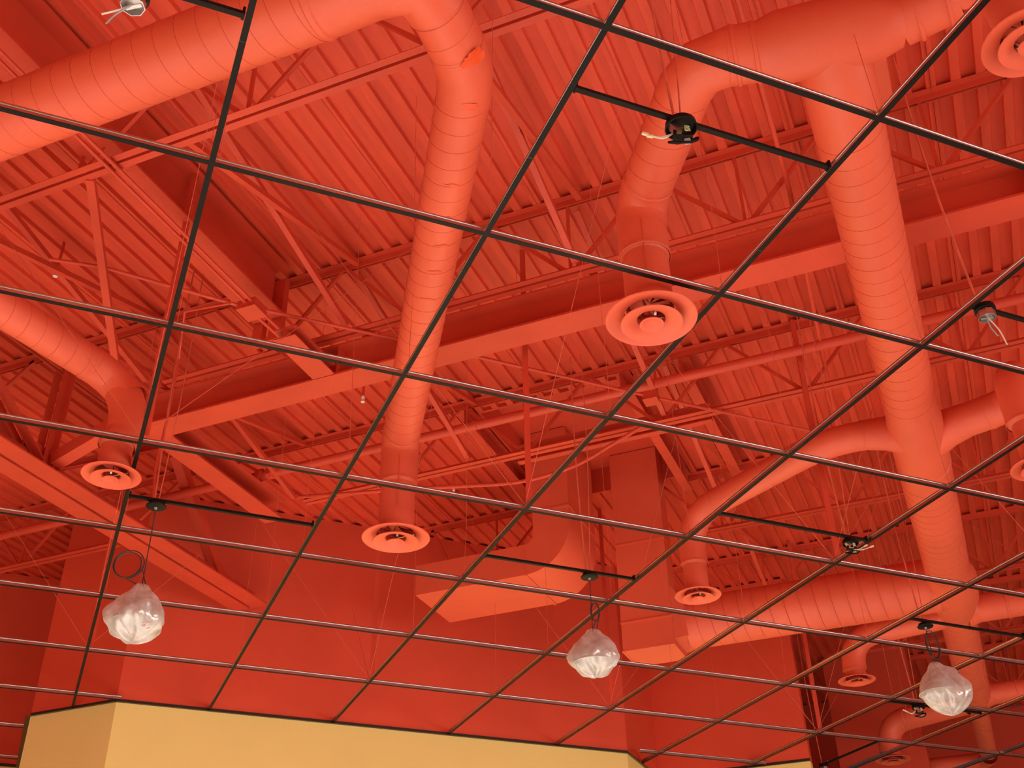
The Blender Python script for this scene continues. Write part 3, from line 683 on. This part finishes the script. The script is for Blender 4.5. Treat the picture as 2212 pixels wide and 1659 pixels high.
MN = {0: 'first', 1: 'second', 2: 'third', 3: 'fourth', 4: 'fifth', 5: 'sixth', 6: 'seventh', 7: 'eighth', 8: 'ninth', 9: 'tenth'}
for b in range(0, 10):
    a0, a1 = -1.6, main_end(b)
    pts = [g(a0 + (a1 - a0) * k / 40, b) for k in range(41)]
    if not seen(pts, 0): continue
    t = thing('main_tee', 'long black ceiling-grid runner slanting up to the right, %s from the left' % MN[b], 'ceiling tee', g(0, b))
    tee_parts(t, g(a0, b), g(a1, b), 0.043)
    mb = MB()           # slots punched in the web show as paired bright nicks
    n = 0; aa = math.ceil(a0 * 4) / 4
    while aa < a1 - 0.05:
        for e in (-0.035, 0.035):
            c = g(aa + 0.125 + e, b, 0.018)
            if seen([c], 0): mb.bar(c - ua * 0.007, c + ua * 0.007, 0.0036, 0.005); n += 1
        aa += 0.25
    if n: o = mb.obj('web_slots', m_galv, t); o['kind'] = 'stuff'
    mb = MB()
    for aa in (0.45, 3.05, 5.6):
        c = g(aa + 0.13 * b % 0.5, b, -0.0006)
        if aa < a1 - 0.2: mb.bar(c - ua * 0.0012, c + ua * 0.0012, 0.0254, 0.0012)
    mb.obj('splice_joint', m_bronze, t)
RN = {0: 'top', 1: 'second', 2: 'third', 3: 'fourth', 4: 'fifth', 5: 'sixth', 6: 'seventh', 7: 'eighth', 8: 'ninth', 9: 'tenth'}
def gapname(b):
    if b < 0: return 'left of the first runner'
    return 'between the %s and %s runners' % (MN[b], MN.get(b + 1, 'last'))
for a in range(0, 10):
    for b in range(-3, 10):
        b0, b1 = b + 0.010, b + 1 - 0.010
        if a == 7:
            if b == 0: b1 = 0.33
            elif 0 < b < 4: continue
            elif b == 4: b0 = 4.80
            elif b == 6: b1 = 6.13
            elif b > 6: continue
        if a >= 8:
            if b > -1: continue
            if b == -1: b1 = -0.33
        if not seen([g(a, b0 + (b1 - b0) * k / 8) for k in range(9)], 0): continue
        lab = 'grey-edged black cross tee in the %s row, %s' % (RN[a], gapname(b) if b >= -1 else ('farther left of the first runner' if b == -2 else 'outermost left of the first runner'))
        t = thing('cross_tee', lab, 'ceiling tee', g(a, b0), 'cross tees of the suspended grid')
        tee_parts(t, g(a, b0), g(a, b1), 0.040)
        mb = MB()       # end clips
        for bb, s in ((b0, 1), (b1, -1)):
            c = g(a, bb, 0.020); mb.bar(c - ub*0.014, c + ub * (0.016 * s), 0.005, 0.016)
        mb.obj('end_clip', m_galv, t)
# fixture support bars: short all-black bars
def sbar(label, p, q):
    t = thing('support_bar', label, 'bar', p, 'black fixture support bars')
    p = Vector(p); q = Vector(q); L = q - p; d = L.normalized(); r = d.cross(Vector((0,0,1))).normalized()
    mb = MB(); mb.prism([(-.011, 0), (.011, 0), (.011, .016), (.008, .020), (-.008, .020), (-.011, .016)], p, r, (0,0,1), L); mb.obj('rail', m_black, t)
    mb = MB(); mb.bar(p + d*0.006 - Vector((0,0,.004)), p + d*0.006 + Vector((0,0,.036)), 0.030, 0.010, up=d); mb.bar(q - d*0.006 - Vector((0,0,.004)), q - d*0.006 + Vector((0,0,.036)), 0.030, 0.010, up=d); mb.obj('end_clip', m_black, t)
sbar('black support bar at the top left holding the white fixture box', g(0.36, -1 + .012, .004), g(0.36, -.012, .004))
sbar('black support bar holding the black wired bracket near the top', g(0.255, 1.012, .004), g(0.255, 1.988, .004))
sbar('black support bar holding the left pendant lamp', g(3.59, .012, .004), g(3.59, .988, .004))
sbar('black support bar holding the middle pendant lamp', g(3.63, 2.012, .004), g(3.63, 2.988, .004))
sbar('black support bar holding the wired bracket near the slanting duct', g(2.68, 3.012, .004), g(2.68, 3.988, .004))
sbar('black support bar at the right edge holding the grey fixture box', g(0.70, 3.012, .004), g(0.70, 3.988, .004))
sbar('black support bar holding the right pendant lamp', g(3.57, 5.012, .004), g(3.57, 5.988, .004))
sbar('black support bar partly behind the right lamp bag', g(5.07, 6.012, .004), g(5.07, 6.95, .004))
sbar('black support bar at the bottom, running the other way beside the lowest diffuser', g(6.012, 6.66, .004), g(6.90, 6.66, .004))

# hanger wires, splay wires, compression struts
def wire(name, label, p, q, r, grp, cat='wire', bend=0):
    mb = MB(); p = Vector(p); q = Vector(q)
    if bend:
        mid = p.lerp(q, 0.25) + Vector((bend, bend * 0.6, 0)); mb.tube([p, mid, q], r, 5)
    else: mb.tube([p, q], r, 5)
    return tag(mb.obj(name, m_wire), label, cat, grp)
BR = [(a, b) for a in (0, 3, 6) for b in (0, 2, 4, 6, 8) if (a, b) != (0, 2)]
def noden(a, b): return 'where the %s row meets the %s runner' % (RN[a], MN[b])
for a in range(0, 7):
    for b in range(0, 9):
        p = g(a, b, 0.04)
        if not seen([p, p + Vector((0, 0, 0.8))], 0) and not seen([p, p + Vector((0, 0, 2.1))], 0): continue
        if a + b > 13.3: continue
        j = Vector((random.uniform(-.05, .05), random.uniform(-.05, .05), 0))
        top = p + j; top.z = ZD
        wire('hanger_wire', 'thin upright hanger wire %s' % noden(a, b), p + ub * 0.03 + ua * 0.02, top, 0.0018, 'upright hanger wires', bend=random.choice((0, 0, .012)))
        # twisted tail
        if (a, b) in BR:
            for dv, nm in ((ub, 'rising right'), (-ub, 'rising near left'), (ua, 'rising far left'), (-ua, 'rising near right')):
                q = p + dv * 1.75; q.z = ZD - 0.02
                if a == 6 and nm in ('rising far left', 'rising right'): 
                    q = p + dv * 0.80; q.z = p.z + 0.98
                if a == 6 and b == 0 and nm == 'rising far left': continue
                if seen([p], 300): wire('splay_wire', 'bracing wire %s, %s' % (nm, noden(a, b)), p, q, 0.0020, 'slanting bracing wires')
            s = p + ub * 0.02 - ua * 0.02
            mb = MB(); mb.prism([(-.020, -.012), (.020, -.012), (.020, .012), (.014, .012), (.014, -.006), (-.014, -.006), (-.014, .012), (-.020, .012)], s, RT.cross(Vector((0,0,1))).cross(Vector((0,0,1))).normalized() * -1, Vector((RT.y, -RT.x, 0)).normalized() * -1, Vector((0, 0, ZD - s.z)))
            o = tag(mb.obj('compression_strut', m_steel), 'upright red strut from grid to deck %s' % noden(a, b), 'strut', 'upright red struts')
pa, pb = onz(1914, 235, 6.78), onz(1889, 40, 6.78); px_ = (pa.x + pb.x) / 2
hp = thing('strap_channel', 'pale red flat channel with a square hole beside the top of the main duct', 'channel', pa)
mb = MB(); mb.box((px_ - 0.038, pb.y - 0.3, 6.78), (px_ + 0.038, pa.y, 6.786)); mb.obj('channel_face', m_duct, hp)
for sg in (-1, 1):
    mb = MB(); mb.box((px_ + sg * 0.038 - 0.002, pb.y - 0.3, 6.786), (px_ + sg * 0.038 + 0.002, pa.y, 6.83)); mb.obj('channel_lip', m_duct, hp)
mb = MB(); mb.tube([(px_, pa.y - 0.03, 6.80), (px_, pa.y - 0.03, ZD)], 0.006, 8); mb.obj('hanger_rod', m_steel, hp)
hz = onz(1902, 99, 6.78); mb = MB(); mb.box((px_ - 0.014, hz.y - 0.016, 6.7785), (px_ + 0.010, hz.y + 0.016, 6.7798)); mb.obj('square_hole', m_seam, hp)
# ------------------------------------------------------------------ fixtures
def supply(root, p, n=2, ztop=6.9, r=0.006):
    """armoured cable pair dropping from above to a fixture"""
    for k in range(n):
        off = Vector((0.02 * k - 0.02, 0.012 * k, 0)); pts = [Vector(p) + off]
        top = Vector((p[0] - 0.06 + 0.09 * k, p[1] + 0.02, ztop))
        for i in range(1, 9):
            t = i / 8; v = pts[0].lerp(top, t) + Vector((math.sin(t * PI) * 0.02 * (1 if k else -1), 0, 0)); pts.append(v)
        mb = MB(); mb.tube(pts, r if k == 0 else r * 0.6, 8); mb.obj('armoured_cable', m_wire, root, 0.8)
def blob(root, c, rx, ry, z0, z1, name, m, seedv, ear=None, fold=0.13, seg=72, rings=34, tilt=(0,0)):
    """closed crumpled bag: lathe-like shell with folds"""
    rnd = random.Random(seedv); ph = [rnd.uniform(0, 6.28) for _ in range(12)]
    vs = []; fs = []
    for i in range(rings + 1):
        t = i / rings; z = z1 + (z0 - z1) * t
        if t < 0.15: r = 0.10 + 0.28 * math.sqrt(t / 0.15)
        elif t < 0.62: r = 0.38 + 0.60 * math.sin((t - 0.15) / 0.47 * PI / 2)
        else: r = 0.98 * math.cos((t - 0.62) / 0.38 * PI / 2) ** 0.62
        for j in range(seg):
            a = 2 * PI * j / seg
            w = 1 + fold * (0.55 * math.sin(3*a + ph[0] + 2*t) + 0.45 * math.sin(5*a + ph[1] - 5*t) + 0.30 * math.sin(9*a + ph[2] + 9*t) * t + 0.22 * math.sin(15*a + ph[3] + 14*t) * t + 0.14 * math.sin(23*a + ph[4] - 19*t))
            ez = 0
            if ear:
                da = (a - ear[0] + PI) % (2*PI) - PI
                w += ear[1] * math.exp(-(da / 0.35) ** 2 - ((t - ear[2]) / 0.10) ** 2); ez = ear[3] * math.exp(-(da / 0.35) ** 2 - ((t - ear[2]) / 0.10) ** 2)
            zz = z + ez + 0.014 * math.sin(4*a + ph[5] + 6*t) * min(1, 3*t) + 0.006 * math.sin(11*a + ph[6] - 8*t)
            vs.append((c[0] + tilt[0]*t + r*w*rx*math.cos(a), c[1] + tilt[1]*t + r*w*ry*math.sin(a), zz))
    for i in range(rings):
        for j in range(seg):
            a = i*seg + j; b = i*seg + (j+1) % seg; fs.append((a, b, b+seg, a+seg))
    fs.append(tuple(range(seg))[::-1]); fs.append(tuple(rings*seg + j for j in range(seg)))
    mb = MB(); mb.add(vs, fs); return mb.obj(name, m, root, 1.2)
def pendant(label, baglabel, can, ztop, zbot, R, seedv, coil, ear, ink=False, tilt=(0, 0), squash=1.0):
    t = thing('pendant_lamp', label, 'pendant lamp', can, 'bagged pendant lamps')
    x, y, z = can
    mb = MB(); mb.lathe([(0, 0.0), (0.050, 0.0), (0.062, 0.004), (0.064, 0.010), (0.060, 0.014), (0.055, 0.014), (0.050, 0.032), (0.0, 0.034)], (x, y, z - 0.022), 40); mb.obj('canopy', m_black, t, 0.7)
    mb = MB(); mb.lathe([(0, -0.014), (0.006, -0.014), (0.010, -0.004), (0.010, 0.002), (0, 0.002)], (x, y, z - 0.022), 16); mb.obj('strain_relief', m_label, t, 0.7)
    mb = MB(); mb.tube([(x, y, z - 0.03), (x + 0.002, y, z - 0.2), (x, y, ztop - 0.03)], 0.0035, 8); mb.obj('cord', m_cord, t, 0.8)
    cx, cy, cz, cr, ex = coil; pts = []
    side = RT.copy(); side.z = 0; side.normalize()
    for k in range(2 * 24 + 6):
        a = -PI/2 + 2 * PI * k / 24; rr = cr * (1 + 0.10 * math.sin(a * 0.5 + 1)); q = Vector((x, y, cz)) + side * (cx + rr * math.cos(a) * ex) + Vector((0, 0, rr * math.sin(a))) + Vector((0.004 * k / 24, -0.008 * (k / 24), 0))
        pts.append(q)
    pts = [Vector((x, y, ztop - 0.01))] + pts + [Vector((x + 0.03, y, ztop - 0.01))]
    mb = MB(); mb.tube(catmull(pts, 2), 0.0038, 7); mb.obj('cord_coil', m_cord, t, 0.8)
    mb = MB(); zs = ztop - 0.06; hb = (ztop - zbot)
    mb.lathe([(0.0, zs + 0.01), (0.026, zs + 0.01), (0.030, zs - 0.05), (0.0, zs - 0.055)], (x, y, 0), 24); mb.obj('lamp_holder', m_white, t, 0.7)
    mb = MB(); mb.lathe([(0.032, zs - 0.02), (0.050, zs - 0.03), (0.085, zs - 0.06), (R * 0.62, zs - 0.11), (R * 0.84, zs - 0.17), (R * 0.88, zs - 0.19), (R * 0.85, zs - 0.19), (R * 0.60, zs - 0.12), (0.08, zs - 0.07), (0.030, zs - 0.03), (0.032, zs - 0.02)], (x, y, 0), 48); mb.obj('glass_shade', m_shade, t, 0.6)
    mb = MB(); mb.lathe([(0.0, zs - 0.16), (0.018, zs - 0.155), (0.030, zs - 0.13), (0.028, zs - 0.10), (0.014, zs - 0.06), (0.0, zs - 0.06)], (x, y, 0), 20); mb.obj('bulb', m_shade, t, 0.8)
    supply(t, (x, y, z + 0.012), 2)
    bag = thing('plastic_bag', baglabel, 'plastic bag', (x, y, zbot), 'clear bags over the pendant lamps')
    blob(bag, (x, y), R, R * squash, zbot, ztop, 'bag_film', m_bag, seedv, ear, tilt=tilt)
    if ink:
        dirv = (CAM - Vector((x, y, zbot + 0.12))).normalized(); base = Vector((x, y, zbot + 0.115)) + side * 0.065 + dirv * (R * 0.93)
        upv = side.cross(dirv) * -1
        upv = dirv.cross(side).normalized()
        mb = MB()
        for row, (ln, dx) in enumerate(((0.042, 0.0), (0.020, -0.015), (0.022, 0.012))):
            pts = []
            for k in range(15):
                s = k / 14; pts.append(base + side * (dx + ln * (s - 0.5)) + upv * (-0.017 * row + 0.0035 * math.sin(s * 26 + row * 2) * (0.4 + s) + 0.004 * s))
            mb.tube(pts, 0.0014, 5)
        mb.obj('red_print_marks', m_print, bag)
    return t
c1 = onz(338, 1090, ZG - 0.004); c2 = onz(1273, 1243, ZG - 0.004); c3 = onz(1998, 1350, ZG - 0.004)
pendant('left pendant lamp on a black disc canopy, cord looped in a round coil', 'crumpled clear bag with faint red printing over the left lamp', c1, 4.365, 4.01, 0.178, 3, (-0.105, 0, 4.50, 0.088, 1.0), (5.6, 0.14, 0.45, -0.01), True)
pendant('middle pendant lamp with small narrow loop of cord under its black canopy', 'clear crumpled bag over the middle lamp, pointed at the bottom', c2, 4.50, 4.165, 0.180, 8, (0.025, 0, 4.63, 0.066, 0.45), None, False, squash=0.9)
pendant('right pendant lamp with tangled looping cords in front of the main duct', 'brightly lit clear bag over the right lamp, top flopped over', c3, 4.60, 4.19, 0.19, 21, (0.02, 0, 4.74, 0.115, 0.42), (0.35, 0.55, 0.20, 0.02), False, tilt=(0.05, 0.02), squash=0.85)

def wires(root, p, dirs, m, r=0.0028, conn=True, L=0.12):
    for k, (dx, dz) in enumerate(dirs):
        side = RT.copy(); side.z = 0; side.normalize(); p = Vector(p)
        e = p + side * dx * L + Vector((0, 0, dz * L)); mid = p.lerp(e, 0.5) + Vector((0, -0.01, -0.03))
        mb = MB(); mb.tube(catmull([p, mid, e], 8), r, 7); mb.obj('wire', m[k % len(m)], root, 0.8)
        if conn:
            d = (e - mid).normalized(); mb = MB(); mb.bar(e - d * 0.004, e + d * 0.022, 0.012, 0.009); mb.obj('push_connector', m_cream, root)
def bracket(label, c, dirs, detail=True, s=1.0):
    t = thing('fixture_bracket', label, 'light fitting', c, 'unfinished wired lamp brackets'); c = Vector(c)
    side = RT.copy(); side.z = 0; side.normalize(); fr = Vector((side.y, -side.x, 0))     # toward camera
    mb = MB(); mb.lathe([(0, 0.012), (0.050*s, 0.012), (0.062*s, 0.0), (0.066*s, -0.026), (0.060*s, -0.028), (0.055*s, -0.004), (0, -0.002)], c, 28); mb.obj('canopy', m_black, t, 0.7)
    mb = MB(); b0 = c - side*0.050*s; 
    for sg in (-1, 1): mb.bar(c + side*0.030*sg*s + Vector((0,0,-0.02)), c + side*0.034*sg*s + Vector((0,0,-0.075*s)), 0.036*s, 0.006, up=side)
    mb.bar(c - side*0.036*s + Vector((0,0,-0.078*s)), c + side*0.040*s + Vector((0,0,-0.078*s)), 0.036*s, 0.005); mb.obj('mounting_yoke', m_black, t)
    mb = MB(); mb.bar(c - side*0.040*s + fr*0.012 + Vector((0,0,-0.012)), c - side*0.012*s + fr*0.012 + Vector((0,0,-0.056*s)), 0.04*s, 0.03*s); mb.obj('metal_box', m_galv, t)
    # hanging bail, a bent strap loop
    mb = MB(); q = c + Vector((0,0,-0.088*s))
    loop = [q + side*x*s + fr*yv*s + Vector((0,0,zv*s)) for x, yv, zv in ((0.062, 0, 0.010), (0.056, .01, -0.012), (0.030, .02, -0.034), (-0.010, .025, -0.040), (-0.046, .02, -0.032), (-0.058, .01, -0.024), (-0.020, -.01, -0.010), (0.022, -.01, 0.0), (0.062, 0, 0.010))]
    mb.tube(loop, 0.0055*s, 7); mb.obj('lamp_bail', m_black, t, 0.8)
    mb = MB(); mb.bar(q + side*0.004*s + fr*0.012 + Vector((0,0,-0.024*s)), q + side*0.026*s + fr*0.012 + Vector((0,0,-0.020*s)), 0.020*s, 0.016*s); mb.obj('rating_label', m_label, t)
    wires(t, c - side*0.03*s + Vector((0,0,-0.05*s)), dirs, [m_white, m_cream])
    for k in range(3):
        pts = [c + side*(0.018 + 0.012*math.cos(2.2*i + k*2))*s + fr*0.02 + Vector((0,0,(-0.045 + 0.016*math.sin(1.7*i + k))*s)) for i in range(5)]
        mb = MB(); mb.tube(catmull(pts, 4), 0.0022, 6); mb.obj('wire', (m_green, m_copper, m_cream)[k], t, 0.8)
    supply(t, c + Vector((0, 0, 0.01)), 2)
bracket('black wired lamp bracket on the bar near the top, cream wire reaching left', onz(1470, 268, ZG - 0.004), [(-0.75, -0.15), (-0.90, -0.05)])
bracket('black wired lamp bracket near the slanting duct, cream wires reaching right', onz(1836, 1168, ZG - 0.004), [(1.35, -0.05), (1.0, 0.0)], s=0.85)
bracket('tiny black wired lamp bracket below the right lamp bag', onz(1983, 1524, ZG - 0.004), [(-0.9, -0.02), (-0.7, -0.12)], s=0.95)
def octbox(label, c, dirs, lid=True):
    t = thing('outlet_box', label, 'electrical box', c, 'open grey outlet boxes'); c = Vector(c)
    mb = MB(); mb.lathe([(0, 0.016), (0.048, 0.016), (0.052, 0.0), (0.052, -0.012), (0.046, -0.014), (0, -0.014)], c, 28); mb.obj('canopy', m_black, t, 0.7)
    mb = MB(); mb.lathe([(0.0, -0.016), (0.040, -0.016), (0.044, -0.018), (0.044, -0.055), (0.041, -0.055), (0.040, -0.020), (0.0, -0.020)], c, 8); mb.obj('metal_box', m_galv, t)
    mb = MB(); mb.bar(c + Vector((-.03, 0, -0.052)), c + Vector((.03, .01, -0.052)), 0.014, 0.003); mb.obj('strap', m_galv, t)
    side = RT.copy(); side.z = 0; side.normalize()
    for k, (dx, dz) in enumerate(dirs):
        p = c + Vector((0, 0, -0.045)); e = p + side * dx + Vector((0, 0, dz)); mid = p.lerp(e, 0.5) + side * 0.012 * (1 - 2 * k)
        mb = MB(); mb.tube(catmull([p, mid, e], 8), 0.0035, 7); mb.obj('wire', (m_white, m_label)[k % 2], t, 0.8)
    supply(t, c + Vector((0, 0, 0.02)), 1)
octbox('grey open outlet box with two dangling wires at the right edge', onz(2127, 668, ZG - 0.004), [(0.055, -0.17), (0.025, -0.12)])
octbox('pale open outlet box with stiff wires cut off by the top edge', onz(292, -8, ZG - 0.004), [(-0.10, -0.05), (-0.075, -0.10)])
octbox('small dark outlet box at the bottom edge by the recess', g(6.84, 6.66, 0), [(0.05, 0.10), (0.02, -0.05)])
